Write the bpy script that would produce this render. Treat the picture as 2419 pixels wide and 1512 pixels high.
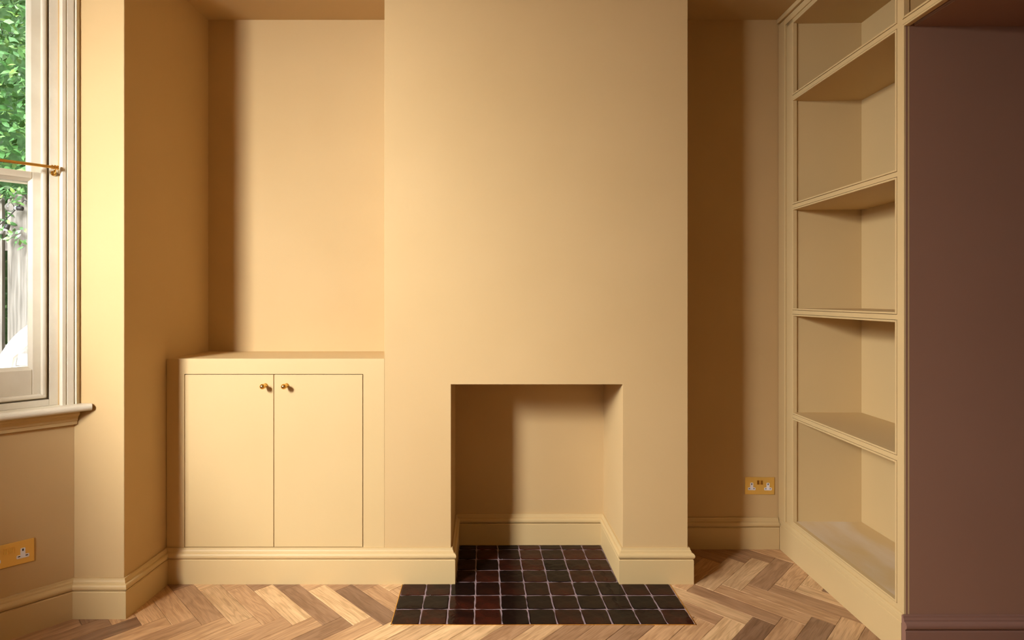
import bpy, bmesh, math, random
from mathutils import Vector, Matrix, noise
random.seed(7)
scene = bpy.context.scene
for o in list(bpy.data.objects):
    bpy.data.objects.remove(o)
COL = scene.collection

# ------------------------------------------------------------------ camera
cam_d = bpy.data.cameras.new('camera')
cam = bpy.data.objects.new('camera', cam_d)
COL.objects.link(cam)
cam.location = (0, 0, 1.245)
cam.rotation_euler = (math.radians(90), 0, 0)
cam_d.sensor_width = 36
cam_d.lens = 36 * 1330 / 2419
cam_d.shift_x = 0.0275
cam_d.shift_y = -0.0219
cam_d.clip_start = 0.02
scene.camera = cam

# ------------------------------------------------------------------ sky
SKY = 6.2
w = bpy.data.worlds.new('World'); scene.world = w
w.use_nodes = True
nt = w.node_tree; nt.nodes.clear()
n_out = nt.nodes.new('ShaderNodeOutputWorld')
n_bg = nt.nodes.new('ShaderNodeBackground')
n_tc = nt.nodes.new('ShaderNodeTexCoord')
n_sep = nt.nodes.new('ShaderNodeSeparateXYZ')
n_mr = nt.nodes.new('ShaderNodeMapRange')
nt.links.new(n_tc.outputs['Generated'], n_sep.inputs[0])
nt.links.new(n_sep.outputs['Z'], n_mr.inputs['Value'])
n_mr.inputs['From Min'].default_value = 0.0
n_mr.inputs['From Max'].default_value = 1.0
n_mr.inputs['To Min'].default_value = 0.45 * SKY      # overcast sky: brighter towards the zenith
n_mr.inputs['To Max'].default_value = 1.0 * SKY
n_bg.inputs['Color'].default_value = (0.95, 0.98, 1.0, 1)
nt.links.new(n_mr.outputs['Result'], n_bg.inputs['Strength'])
nt.links.new(n_bg.outputs[0], n_out.inputs[0])

# ------------------------------------------------------------------ view
vs = scene.view_settings
vs.view_transform = 'Standard'
vs.look = 'None'
vs.gamma = 1.0
vs.use_curve_mapping = False
vs.exposure = 0.07

# ------------------------------------------------------------------ daylight falling in through the two bay windows that face the open sky
def daylight(name, loc, aim, sx, sy, power, col=(1.0, 0.98, 1.02)):
    ld = bpy.data.lights.new(name, 'AREA'); ld.shape = 'RECTANGLE'; ld.size = sx; ld.size_y = sy
    ld.energy = power; ld.color = col; ld.spread = math.radians(150)
    lo = bpy.data.objects.new(name, ld); COL.objects.link(lo); lo.location = loc
    lo.rotation_euler = (Vector(aim)-Vector(loc)).to_track_quat('-Z', 'Z').to_euler()
    return lo
daylight('daylight_window_3_offscreen', (-2.50, -0.17, 2.66), (-1.58, 0.80, 1.68), 0.8, 2.0, 765)
daylight('daylight_window_2_offscreen', (-2.87, 0.984, 2.40), (-1.75, 0.984, 1.80), 1.05, 1.5, 185)

# ------------------------------------------------------------------ materials
def srgb(r, g, b):
    f = lambda c: (c/255/12.92) if c/255 <= 0.04045 else ((c/255+0.055)/1.055)**2.4
    return (f(r), f(g), f(b), 1)

def new_mat(name):
    m = bpy.data.materials.new(name); m.use_nodes = True
    nt = m.node_tree
    return m, nt, nt.nodes['Principled BSDF']

def paint(name, col, col2=None, rough=0.6, scale=2.0, bump=0.02, bscale=60, spec=0.3):
    m, nt, b = new_mat(name)
    col2 = col2 or tuple(c*0.93 for c in col[:3]) + (1,)
    tc = nt.nodes.new('ShaderNodeTexCoord')
    n1 = nt.nodes.new('ShaderNodeTexNoise'); n1.inputs['Scale'].default_value = scale
    n1.inputs['Detail'].default_value = 4
    nt.links.new(tc.outputs['Object'], n1.inputs['Vector'])
    r = nt.nodes.new('ShaderNodeValToRGB')
    r.color_ramp.elements[0].position = 0.3; r.color_ramp.elements[1].position = 0.7
    r.color_ramp.elements[0].color = col2; r.color_ramp.elements[1].color = col
    nt.links.new(n1.outputs['Fac'], r.inputs[0])
    nt.links.new(r.outputs[0], b.inputs['Base Color'])
    b.inputs['Roughness'].default_value = rough
    b.inputs['Specular IOR Level'].default_value = spec
    if bump:
        n2 = nt.nodes.new('ShaderNodeTexNoise'); n2.inputs['Scale'].default_value = bscale
        n2.inputs['Detail'].default_value = 3
        nt.links.new(tc.outputs['Object'], n2.inputs['Vector'])
        bp = nt.nodes.new('ShaderNodeBump'); bp.inputs['Strength'].default_value = bump
        bp.inputs['Distance'].default_value = 0.01
        nt.links.new(n2.outputs['Fac'], bp.inputs['Height'])
        nt.links.new(bp.outputs[0], b.inputs['Normal'])
    return m

def plain(name, col, rough=0.5, metal=0.0, spec=0.5):
    m, nt, b = new_mat(name)
    b.inputs['Base Color'].default_value = col
    b.inputs['Roughness'].default_value = rough
    b.inputs['Metallic'].default_value = metal
    b.inputs['Specular IOR Level'].default_value = spec
    return m

M = {}
M['wall'] = paint('ochre_wall_paint', (0.585, 0.400, 0.190, 1), (0.555, 0.375, 0.172, 1), 0.75, 1.6, 0.03, 45, 0.15)
M['wood'] = paint('ochre_wood_paint', (0.605, 0.430, 0.204, 1), (0.59, 0.415, 0.192, 1), 0.5, 2.5, 0.015, 90, 0.3)
M['white'] = paint('cream_window_paint', (0.70, 0.63, 0.49, 1), (0.63, 0.55, 0.415, 1), 0.4, 9, 0.05, 40, 0.4)
M['brown'] = paint('aubergine_wall_paint', (0.315, 0.168, 0.108, 1), (0.30, 0.158, 0.10, 1), 0.55, 2, 0.02, 60, 0.3)
M['brownwood'] = paint('aubergine_wood_paint', (0.26, 0.135, 0.095, 1), (0.25, 0.128, 0.09, 1), 0.4, 2, 0.01, 60, 0.4)
M['brass'] = plain('polished_brass', (0.86, 0.56, 0.17, 1), 0.22, 1.0)
M['satin_brass'] = plain('satin_brass', (0.86, 0.58, 0.16, 1), 0.42, 0.75)
M['plastic'] = plain('white_plastic', (0.80, 0.78, 0.80, 1), 0.35)
M['black'] = plain('black_rubber', (0.01, 0.009, 0.01, 1), 0.5)
M['grout'] = paint('mauve_grout', (0.33, 0.24, 0.25, 1), (0.26, 0.19, 0.195, 1), 0.85, 40, 0.1, 300, 0.2)
M['screed'] = plain('screed', (0.10, 0.06, 0.035, 1), 0.9)
M['outside_wall'] = plain('outside_render', (0.55, 0.50, 0.44, 1), 0.9)
M['white_garden'] = paint('white_garden_paint', (0.85, 0.84, 0.82, 1), (0.78, 0.76, 0.73, 1), 0.6, 20, 0.1, 60, 0.3)

# scuffed shelf board
def scuffed():
    m, nt, b = new_mat('scuffed_shelf_paint')
    tc = nt.nodes.new('ShaderNodeTexCoord')
    mp = nt.nodes.new('ShaderNodeMapping'); mp.inputs['Scale'].default_value = (7, 2.2, 1)
    n1 = nt.nodes.new('ShaderNodeTexNoise'); n1.inputs['Scale'].default_value = 1.0; n1.inputs['Detail'].default_value = 6
    nt.links.new(tc.outputs['Object'], mp.inputs[0]); nt.links.new(mp.outputs[0], n1.inputs['Vector'])
    r = nt.nodes.new('ShaderNodeValToRGB')
    r.color_ramp.elements[0].position = 0.50; r.color_ramp.elements[1].position = 0.72
    r.color_ramp.elements[0].color = (0.605, 0.430, 0.204, 1); r.color_ramp.elements[1].color = (0.66, 0.54, 0.38, 1)
    nt.links.new(n1.outputs['Fac'], r.inputs[0]); nt.links.new(r.outputs[0], b.inputs['Base Color'])
    b.inputs['Roughness'].default_value = 0.5
    return m
M['scuffed'] = scuffed()

def oak():
    m, nt, b = new_mat('oak_parquet')
    L = nt.links
    uv = nt.nodes.new('ShaderNodeUVMap'); uv.uv_map = 'UVMap'
    at = nt.nodes.new('ShaderNodeAttribute'); at.attribute_name = 'rnd'
    wn = nt.nodes.new('ShaderNodeTexWhiteNoise'); wn.noise_dimensions = '1D'
    L.new(at.outputs['Fac'], wn.inputs['W'])
    off = nt.nodes.new('ShaderNodeVectorMath'); off.operation = 'SCALE'; off.inputs['Scale'].default_value = 37
    L.new(wn.outputs['Color'], off.inputs[0])
    add = nt.nodes.new('ShaderNodeVectorMath'); add.operation = 'ADD'
    L.new(uv.outputs[0], add.inputs[0]); L.new(off.outputs[0], add.inputs[1])
    mp = nt.nodes.new('ShaderNodeMapping'); mp.inputs['Scale'].default_value = (2.2, 16, 1)
    L.new(add.outputs[0], mp.inputs[0])
    # cathedral grain
    n1 = nt.nodes.new('ShaderNodeTexNoise'); n1.inputs['Scale'].default_value = 1.0; n1.inputs['Detail'].default_value = 3
    n1.inputs['Distortion'].default_value = 0.15
    L.new(mp.outputs[0], n1.inputs['Vector'])
    mul = nt.nodes.new('ShaderNodeMath'); mul.operation = 'MULTIPLY'; mul.inputs[1].default_value = 60
    L.new(n1.outputs['Fac'], mul.inputs[0])
    sn = nt.nodes.new('ShaderNodeMath'); sn.operation = 'SINE'; L.new(mul.outputs[0], sn.inputs[0])
    mr = nt.nodes.new('ShaderNodeMapRange'); mr.inputs['From Min'].default_value = -1; mr.inputs['From Max'].default_value = 1
    mr.inputs['To Min'].default_value = 0.0; mr.inputs['To Max'].default_value = 1.0
    L.new(sn.outputs[0], mr.inputs['Value'])
    # fine pores
    mp2 = nt.nodes.new('ShaderNodeMapping'); mp2.inputs['Scale'].default_value = (14, 420, 1)
    L.new(add.outputs[0], mp2.inputs[0])
    n2 = nt.nodes.new('ShaderNodeTexNoise'); n2.inputs['Scale'].default_value = 1; n2.inputs['Detail'].default_value = 2
    L.new(mp2.outputs[0], n2.inputs['Vector'])
    # broad streaks
    mp3 = nt.nodes.new('ShaderNodeMapping'); mp3.inputs['Scale'].default_value = (2.5, 40, 1)
    L.new(add.outputs[0], mp3.inputs[0])
    n3 = nt.nodes.new('ShaderNodeTexNoise'); n3.inputs['Scale'].default_value = 1; n3.inputs['Detail'].default_value = 4
    L.new(mp3.outputs[0], n3.inputs['Vector'])
    # base colour per block
    ramp = nt.nodes.new('ShaderNodeValToRGB'); cr = ramp.color_ramp
    cr.elements[0].position = 0.0; cr.elements[0].color = (0.20, 0.110, 0.062, 1)
    cr.elements[1].position = 1.0; cr.elements[1].color = (0.78, 0.52, 0.27, 1)
    for p, c in ((0.15, (0.36, 0.205, 0.108, 1)), (0.40, (0.53, 0.315, 0.160, 1)), (0.62, (0.60, 0.365, 0.185, 1)), (0.88, (0.60, 0.39, 0.205, 1))):
        e = cr.elements.new(p); e.color = c
    at2 = nt.nodes.new('ShaderNodeAttribute'); at2.attribute_name = 'tone'
    L.new(at2.outputs['Fac'], ramp.inputs[0])
    mx = nt.nodes.new('ShaderNodeMix'); mx.data_type = 'RGBA'; mx.blend_type = 'MULTIPLY'
    mx.inputs['Factor'].default_value = 1.0
    g = nt.nodes.new('ShaderNodeValToRGB'); g.color_ramp.elements[0].color = (0.86, 0.82, 0.77, 1); g.color_ramp.elements[1].color = (1.04, 1.04, 1.04, 1)
    g.color_ramp.elements[0].position = 0.0; g.color_ramp.elements[1].position = 0.6
    L.new(mr.outputs[0], g.inputs[0])
    L.new(ramp.outputs[0], mx.inputs['A']); L.new(g.outputs[0], mx.inputs['B'])
    mx2 = nt.nodes.new('ShaderNodeMix'); mx2.data_type = 'RGBA'; mx2.blend_type = 'MULTIPLY'; mx2.inputs['Factor'].default_value = 1.0
    g2 = nt.nodes.new('ShaderNodeValToRGB'); g2.color_ramp.elements[0].color = (0.80, 0.75, 0.70, 1); g2.color_ramp.elements[1].color = (1.10, 1.10, 1.09, 1)
    g2.color_ramp.elements[0].position = 0.30; g2.color_ramp.elements[1].position = 0.66
    L.new(n3.outputs['Fac'], g2.inputs[0])
    L.new(mx.outputs['Result'], mx2.inputs['A']); L.new(g2.outputs[0], mx2.inputs['B'])
    mx3 = nt.nodes.new('ShaderNodeMix'); mx3.data_type = 'RGBA'; mx3.blend_type = 'MULTIPLY'; mx3.inputs['Factor'].default_value = 0.8
    g3 = nt.nodes.new('ShaderNodeValToRGB'); g3.color_ramp.elements[0].color = (0.72, 0.68, 0.62, 1); g3.color_ramp.elements[1].color = (1.05, 1.05, 1.05, 1)
    g3.color_ramp.elements[0].position = 0.32; g3.color_ramp.elements[1].position = 0.52
    L.new(n2.outputs['Fac'], g3.inputs[0])
    L.new(mx2.outputs['Result'], mx3.inputs['A']); L.new(g3.outputs[0], mx3.inputs['B'])
    L.new(mx3.outputs['Result'], b.inputs['Base Color'])
    b.inputs['Roughness'].default_value = 0.36
    b.inputs['Specular IOR Level'].default_value = 0.4
    bp = nt.nodes.new('ShaderNodeBump'); bp.inputs['Strength'].default_value = 0.12; bp.inputs['Distance'].default_value = 0.001
    L.new(n2.outputs['Fac'], bp.inputs['Height']); L.new(bp.outputs[0], b.inputs['Normal'])
    return m
M['oak'] = oak()

def tile_mat():
    m, nt, b = new_mat('glazed_dark_tile')
    L = nt.links
    oi = nt.nodes.new('ShaderNodeObjectInfo')
    tc = nt.nodes.new('ShaderNodeTexCoord')
    n1 = nt.nodes.new('ShaderNodeTexNoise'); n1.inputs['Scale'].default_value = 14; n1.inputs['Detail'].default_value = 3
    L.new(tc.outputs['Object'], n1.inputs['Vector'])
    ad = nt.nodes.new('ShaderNodeMath'); ad.operation = 'MULTIPLY_ADD'
    L.new(n1.outputs['Fac'], ad.inputs[0]); ad.inputs[1].default_value = 0.9
    sub = nt.nodes.new('ShaderNodeMath'); sub.operation = 'MULTIPLY_ADD'; sub.inputs[1].default_value = 0.7; sub.inputs[2].default_value = -0.35
    L.new(oi.outputs['Random'], sub.inputs[0]); L.new(sub.outputs[0], ad.inputs[2])
    r = nt.nodes.new('ShaderNodeValToRGB'); cr = r.color_ramp
    cr.elements[0].position = 0.2; cr.elements[0].color = (0.007, 0.004, 0.0035, 1)
    cr.elements[1].position = 0.85; cr.elements[1].color = (0.048, 0.010, 0.005, 1)
    e = cr.elements.new(0.5); e.color = (0.015, 0.0055, 0.004, 1)
    L.new(ad.outputs[0], r.inputs[0]); L.new(r.outputs[0], b.inputs['Base Color'])
    b.inputs['Roughness'].default_value = 0.12
    b.inputs['IOR'].default_value = 1.24
    n2 = nt.nodes.new('ShaderNodeTexNoise'); n2.inputs['Scale'].default_value = 22; n2.inputs['Detail'].default_value = 2
    L.new(tc.outputs['Object'], n2.inputs['Vector'])
    bp = nt.nodes.new('ShaderNodeBump'); bp.inputs['Strength'].default_value = 0.16; bp.inputs['Distance'].default_value = 0.01
    L.new(n2.outputs['Fac'], bp.inputs['Height']); L.new(bp.outputs[0], b.inputs['Normal'])
    return m
M['tile'] = tile_mat()

def pane_mat():
    m = bpy.data.materials.new('window_glass'); m.use_nodes = True
    nt = m.node_tree; nt.nodes.clear()
    o = nt.nodes.new('ShaderNodeOutputMaterial'); mix = nt.nodes.new('ShaderNodeMixShader')
    t = nt.nodes.new('ShaderNodeBsdfTransparent'); g = nt.nodes.new('ShaderNodeBsdfGlossy')
    f = nt.nodes.new('ShaderNodeFresnel'); f.inputs['IOR'].default_value = 1.45
    t.inputs['Color'].default_value = (0.96, 0.98, 0.97, 1); g.inputs['Roughness'].default_value = 0.02
    nt.links.new(f.outputs[0], mix.inputs[0]); nt.links.new(t.outputs[0], mix.inputs[1]); nt.links.new(g.outputs[0], mix.inputs[2])
    nt.links.new(mix.outputs[0], o.inputs[0])
    return m
M['pane'] = pane_mat()
def bulb_mat():
    m, nt, b = new_mat('clear_bulb_glass')
    b.inputs['Transmission Weight'].default_value = 1.0; b.inputs['Roughness'].default_value = 0.02
    b.inputs['IOR'].default_value = 1.25
    return m
M['bulb'] = bulb_mat()

def leaf_mat():
    m, nt, b = new_mat('shrub_leaf')
    L = nt.links
    at = nt.nodes.new('ShaderNodeAttribute'); at.attribute_name = 'rnd'
    oi = nt.nodes.new('ShaderNodeObjectInfo')
    ad = nt.nodes.new('ShaderNodeMath'); ad.operation = 'ADD'
    L.new(at.outputs['Fac'], ad.inputs[0]); L.new(oi.outputs['Random'], ad.inputs[1])
    fr = nt.nodes.new('ShaderNodeMath'); fr.operation = 'FRACT'; L.new(ad.outputs[0], fr.inputs[0])
    r = nt.nodes.new('ShaderNodeValToRGB'); cr = r.color_ramp
    cr.elements[0].color = (0.030, 0.095, 0.020, 1); cr.elements[1].color = (0.24, 0.40, 0.08, 1)
    for p, c in ((0.35, (0.055, 0.155, 0.040, 1)), (0.65, (0.10, 0.235, 0.075, 1)), (0.88, (0.17, 0.32, 0.10, 1))):
        e = cr.elements.new(p); e.color = c
    L.new(fr.outputs[0], r.inputs[0]); L.new(r.outputs[0], b.inputs['Base Color'])
    b.inputs['Roughness'].default_value = 0.35
    return m
M['leaf'] = leaf_mat()
M['stem'] = plain('shrub_stem', (0.10, 0.065, 0.04, 1), 0.8)
M['inner_leaf'] = paint('inner_foliage', (0.10, 0.235, 0.075, 1), (0.04, 0.12, 0.03, 1), 0.6, 30, 0.6, 40, 0.3)

def weathered():
    m, nt, b = new_mat('weathered_fence_wood')
    L = nt.links
    tc = nt.nodes.new('ShaderNodeTexCoord'); mp = nt.nodes.new('ShaderNodeMapping'); mp.inputs['Scale'].default_value = (60, 60, 3)
    n1 = nt.nodes.new('ShaderNodeTexNoise'); n1.inputs['Scale'].default_value = 1; n1.inputs['Detail'].default_value = 5
    L.new(tc.outputs['Object'], mp.inputs[0]); L.new(mp.outputs[0], n1.inputs['Vector'])
    r = nt.nodes.new('ShaderNodeValToRGB')
    r.color_ramp.elements[0].position = 0.3; r.color_ramp.elements[1].position = 0.7
    r.color_ramp.elements[0].color = (0.09, 0.08, 0.066, 1); r.color_ramp.elements[1].color = (0.26, 0.24, 0.21, 1)
    L.new(n1.outputs['Fac'], r.inputs[0]); L.new(r.outputs[0], b.inputs['Base Color'])
    b.inputs['Roughness'].default_value = 0.85
    return m
M['fence'] = weathered()
M['paving'] = paint('paving', (0.40, 0.37, 0.33, 1), (0.28, 0.26, 0.23, 1), 0.9, 3, 0.1, 30, 0.2)

# ------------------------------------------------------------------ helpers
class MB:
    def __init__(s): s.v = []; s.f = []
    def box(s, x0, x1, y0, y1, z0, z1):
        if x0 > x1: x0, x1 = x1, x0
        if y0 > y1: y0, y1 = y1, y0
        if z0 > z1: z0, z1 = z1, z0
        b = len(s.v)
        s.v += [(x0,y0,z0),(x1,y0,z0),(x1,y1,z0),(x0,y1,z0),(x0,y0,z1),(x1,y0,z1),(x1,y1,z1),(x0,y1,z1)]
        s.f += [tuple(b+i for i in q) for q in ((0,3,2,1),(4,5,6,7),(0,1,5,4),(1,2,6,5),(2,3,7,6),(3,0,4,7))]
        return s
    def prism(s, poly, z0, z1):
        # poly counter-clockwise in XY
        a = sum(poly[i][0]*poly[(i+1)%len(poly)][1]-poly[(i+1)%len(poly)][0]*poly[i][1] for i in range(len(poly)))
        if a < 0: poly = poly[::-1]
        n = len(poly); b = len(s.v)
        s.v += [(p[0],p[1],z0) for p in poly] + [(p[0],p[1],z1) for p in poly]
        s.f.append(tuple(b+i for i in range(n-1,-1,-1))); s.f.append(tuple(b+n+i for i in range(n)))
        for i in range(n):
            j = (i+1)%n; s.f.append((b+i,b+j,b+n+j,b+n+i))
        return s
    def loft(s, rings, closed=True, caps=True):
        # rings: lists of equal length
        n = len(rings[0]); b = len(s.v)
        for r in rings: s.v += [tuple(p) for p in r]
        for k in range(len(rings)-1):
            for i in range(n if closed else n-1):
                j = (i+1)%n
                s.f.append((b+k*n+i, b+k*n+j, b+(k+1)*n+j, b+(k+1)*n+i))
        if caps:
            s.f.append(tuple(b+i for i in range(n-1,-1,-1)))
            s.f.append(tuple(b+(len(rings)-1)*n+i for i in range(n)))
        return s
    def revolve(s, prof, o, axis='y', seg=20):
        # prof: list of (distance along axis, radius)
        rings = []
        for d, r in prof:
            ring = []
            for i in range(seg):
                a = 2*math.pi*i/seg
                c, q = r*math.cos(a), r*math.sin(a)
                p = {'y': (c, d, q), 'x': (d, c, q), 'z': (c, q, d)}[axis]
                ring.append((o[0]+p[0], o[1]+p[1], o[2]+p[2]))
            rings.append(ring)
        return s.loft(rings)
    def tube(s, pts, rad, seg=8):
        pts = [Vector(p) for p in pts]; rings = []
        up = Vector((0.3, 0.2, 1)).normalized()
        for i, p in enumerate(pts):
            d = (pts[min(i+1,len(pts)-1)]-pts[max(i-1,0)]).normalized()
            a = d.cross(up).normalized(); bb = d.cross(a)
            r = rad[i] if isinstance(rad, (list, tuple)) else rad
            rings.append([p+(a*math.cos(2*math.pi*k/seg)+bb*math.sin(2*math.pi*k/seg))*r for k in range(seg)])
        return s.loft(rings)
    def build(s, name, mat, parent=None, bevel=0.0, smooth=False, seg=2):
        me = bpy.data.meshes.new(name)
        me.from_pydata([tuple(v) for v in s.v], [], s.f)
        bm = bmesh.new(); bm.from_mesh(me)
        bmesh.ops.recalc_face_normals(bm, faces=bm.faces)
        bm.to_mesh(me); bm.free()
        me.materials.append(mat)
        o = bpy.data.objects.new(name, me); COL.objects.link(o)
        if parent is not None: o.parent = parent
        if bevel:
            md = o.modifiers.new('bevel', 'BEVEL'); md.width = bevel; md.segments = seg
            md.limit_method = 'ANGLE'; md.angle_limit = math.radians(35)
            md.harden_normals = False
        if smooth:
            for p in me.polygons: p.use_smooth = True
        return o

def tag(o, label=None, cat=None, group=None, kind=None):
    if label: o['label'] = label
    if cat: o['category'] = cat
    if group: o['group'] = group
    if kind: o['kind'] = kind
    return o

def empty(name, loc=(0,0,0), rz=0.0):
    o = bpy.data.objects.new(name, None); COL.objects.link(o)
    o.location = loc; o.rotation_euler = (0,0,rz); o.empty_display_size = 0.1
    return o

def struct(o, label, cat):
    return tag(o, label, cat, kind='structure')

def cells(xs, ys, zs, solid, name, mat, parent=None, bevel=0.0):
    """boundary surface of a union of grid cells"""
    m = MB(); idx = {}
    def vid(i, j, k):
        if (i,j,k) not in idx:
            idx[(i,j,k)] = len(m.v); m.v.append((xs[i], ys[j], zs[k]))
        return idx[(i,j,k)]
    nx, ny, nz = len(xs)-1, len(ys)-1, len(zs)-1
    S = lambda i,j,k: 0<=i<nx and 0<=j<ny and 0<=k<nz and solid(i,j,k)
    for i in range(nx):
        for j in range(ny):
            for k in range(nz):
                if not S(i,j,k): continue
                if not S(i-1,j,k): m.f.append((vid(i,j,k),vid(i,j,k+1),vid(i,j+1,k+1),vid(i,j+1,k)))
                if not S(i+1,j,k): m.f.append((vid(i+1,j,k),vid(i+1,j+1,k),vid(i+1,j+1,k+1),vid(i+1,j,k+1)))
                if not S(i,j-1,k): m.f.append((vid(i,j,k),vid(i+1,j,k),vid(i+1,j,k+1),vid(i,j,k+1)))
                if not S(i,j+1,k): m.f.append((vid(i,j+1,k),vid(i,j+1,k+1),vid(i+1,j+1,k+1),vid(i+1,j+1,k)))
                if not S(i,j,k-1): m.f.append((vid(i,j,k),vid(i,j+1,k),vid(i+1,j+1,k),vid(i+1,j,k)))
                if not S(i,j,k+1): m.f.append((vid(i,j,k+1),vid(i+1,j,k+1),vid(i+1,j+1,k+1),vid(i,j+1,k+1)))
    return m.build(name, mat, parent, bevel)

# ------------------------------------------------------------------ plan (metres)
CEIL = 2.628
YB, YC, YF = 2.8035, 2.463, 2.851          # alcove back, chimney face, fireplace back
CX0, CX1 = -0.4345, 0.892                  # chimney breast sides
FX0, FX1, FZ = -0.144, 0.607, 0.865        # fireplace opening
P0, P1, P2, P3 = (-1.60, 2.198), (-2.280, 1.518), (-2.280, 0.450), (-1.80, -0.030)
REAR = -1.6
YH = 1.9415                                # aubergine wall in the passage
SOF = 2.181

# ------------------------------------------------------------------ shell
struct(cells([CX0, FX0, FX1, CX1], [YC, YF, 3.05], [-0.05, FZ, CEIL+0.02],
      lambda i,j,k: not (i==1 and j==0 and k==0), 'wall_chimney_breast', M['wall'], bevel=0.0012),
      'ochre painted chimney breast with a square fireplace opening', 'wall')
mb = MB(); mb.box(-1.8, CX0, YB, 3.05, -0.05, CEIL+0.02)
struct(mb.build('wall_back_cabinet_alcove', M['wall']), 'ochre alcove wall above the two-door cabinet', 'wall')
mb = MB(); mb.box(CX1, 1.95, YB, 3.05, -0.05, CEIL+0.02)
struct(mb.build('wall_back_socket_alcove', M['wall']), 'ochre alcove wall behind the brass socket beside the bookcase', 'wall')
mb = MB(); mb.prism([(-1.404,2.198),(-1.372,YB),(-1.372,2.9),(-1.7768,2.9),(-1.7768,2.3748),P0], -0.05, CEIL+0.02)
struct(mb.build('wall_left', M['wall'], bevel=0.003), 'ochre pier between the sash window and the cabinet alcove', 'wall')

def bay_wall(name, A, B, rz, label):
    """wall with a window opening; local x runs from -L to 0 at A, y outward"""
    L = math.hypot(A[0]-B[0], A[1]-B[1])
    xs = [-L, -(L-0.05), -0.05, 0.0]; zs = [-0.05, 0.80, 2.575, CEIL+0.02]
    m = MB()
    th = 0.25; k = th*math.tan(math.radians(22.5))
    def pr(x0, x1, z0, z1, a=False, b=False):
        m.prism([(x0,0),(x1,0),(x1+(k if b else 0),th),(x0-(k if a else 0),th)], z0, z1)
    pr(-L, 0, zs[0], zs[1], name!='wall_bay_3', name!='wall_bay_1')
    pr(-L, 0, zs[2], zs[3], name!='wall_bay_3', name!='wall_bay_1')
    pr(-L, xs[1], zs[1], zs[2], name!='wall_bay_3', False)
    pr(xs[2], 0, zs[1], zs[2], False, name!='wall_bay_1')
    o = m.build(name, M['wall'])
    o.location = (A[0], A[1], 0); o.rotation_euler = (0,0,rz)
    struct(o, label, 'wall')
    return L
bay_wall('wall_bay_1', P0, P1, math.radians(45), 'canted bay wall below the sash window with a brass socket')
bay_wall('wall_bay_2', P1, P2, math.radians(90), 'bay wall around the wide middle window')
bay_wall('wall_bay_3', P2, P3, math.radians(135), 'canted bay wall on the far side from the chimney breast')
mb = MB(); mb.prism([P3, (-1.404,-0.03), (-1.404,REAR), (-1.9768,REAR), (-1.9768,-0.2068)], -0.05, CEIL+0.02)
struct(mb.build('wall_left_rear', M['wall']), 'ochre side wall beyond the bay window', 'wall')
mb = MB(); mb.box(-1.99, 1.9, REAR-0.2, REAR, -0.05, CEIL+0.02)
struct(mb.build('wall_rear', M['wall']), 'ochre wall facing the chimney breast', 'wall')
mb = MB(); mb.box(1.83, 1.95, 1.99, YB, -0.05, CEIL+0.02)
struct(mb.build('wall_right', M['wall']), 'ochre wall behind the built-in bookcase', 'wall')
mb = MB(); mb.box(1.436, 1.95, REAR, 0.86, -0.05, CEIL+0.02)
struct(mb.build('wall_right_rear', M['wall']), 'ochre wall past the passage opening', 'wall')
mb = MB(); mb.box(1.4535, 2.75, YH, 1.985, -0.05, SOF+0.04)
struct(mb.build('wall_passage_back', M['brown'], bevel=0.002), 'dark aubergine wall in the passage beside the bookcase', 'wall')
mb = MB(); mb.box(1.95, 2.75, 0.80, 0.86, -0.05, SOF+0.04).box(1.45,1.95,0.86,0.88,-0.05,SOF+0.03)
struct(mb.build('wall_passage_front', M['brown']), 'dark aubergine wall on the other side of the passage', 'wall')
mb = MB(); mb.box(2.75, 2.85, 0.80, 1.985, -0.05, SOF+0.04)
struct(mb.build('wall_passage_end', M['brown']), 'dark aubergine wall closing the passage', 'wall')
mb = MB(); mb.box(1.485, 2.75, 0.88, YH, SOF, SOF+0.04)
struct(mb.build('ceiling_passage', M['brown']), 'dark aubergine soffit over the passage', 'ceiling')
mb = MB(); mb.prism([(-1.777,3.05),(-1.777,2.375),(-2.53,1.6216),(-2.53,0.3464),(-1.9768,-0.2068),(-1.9768,REAR-0.2),(2.85,REAR-0.2),(2.85,3.05)], CEIL, CEIL+0.14)
struct(mb.build('ceiling', M['wall']), 'ochre painted ceiling', 'ceiling')

# ------------------------------------------------------------------ skirting
PROF = [(0.0,0.0),(0.0195,0.0),(0.0195,0.103),(0.0170,0.1055),(0.0185,0.1085)]
for k in range(9):                                     # torus
    a = -math.pi/2 + math.pi*k/8
    PROF.append((0.0125+0.0115*math.cos(a), 0.1215+0.0130*math.sin(a)))
PROF += [(0.0120,0.1360),(0.0115,0.1400),(0.0085,0.1450),(0.0070,0.1520),(0.0,0.1520)]

def sweep(name, path, i0, i1, mat, label, prof=PROF, bevel=0):
    """profile swept along path[i0..i1] with mitres; room lies to the right of the path"""
    def right(a, b):
        d = Vector((b[0]-a[0], b[1]-a[1])).normalized(); return Vector((d.y, -d.x))
    rings = []
    for i in range(i0, i1+1):
        p = Vector(path[i])
        if i == 0: nrm = right(path[0], path[1])
        elif i == len(path)-1: nrm = right(path[-2], path[-1])
        else:
            a, b = right(path[i-1], path[i]), right(path[i], path[i+1])
            nrm = (a+b)/(1+a.dot(b))
        rings.append([(p.x+nrm.x*o, p.y+nrm.y*o, z) for o, z in prof])
    m = MB(); m.loft(rings)
    o = m.build(name, mat, bevel=bevel)
    struct(o, label, 'skirting board')
    return o
path = [(-1.404,REAR), (-1.404,-0.03), P3, P2, P1, P0, (-1.404,2.198), (-1.390,YC), (CX0,YC), (FX0,YC), (FX0,YF), (FX1,YF), (FX1,YC), (CX1,YC), (CX1,YB), (1.462,YB)]
sweep('baseboard_bay', path, 0, 5, M['wood'], 'cream torus skirting around the bay window')
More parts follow.
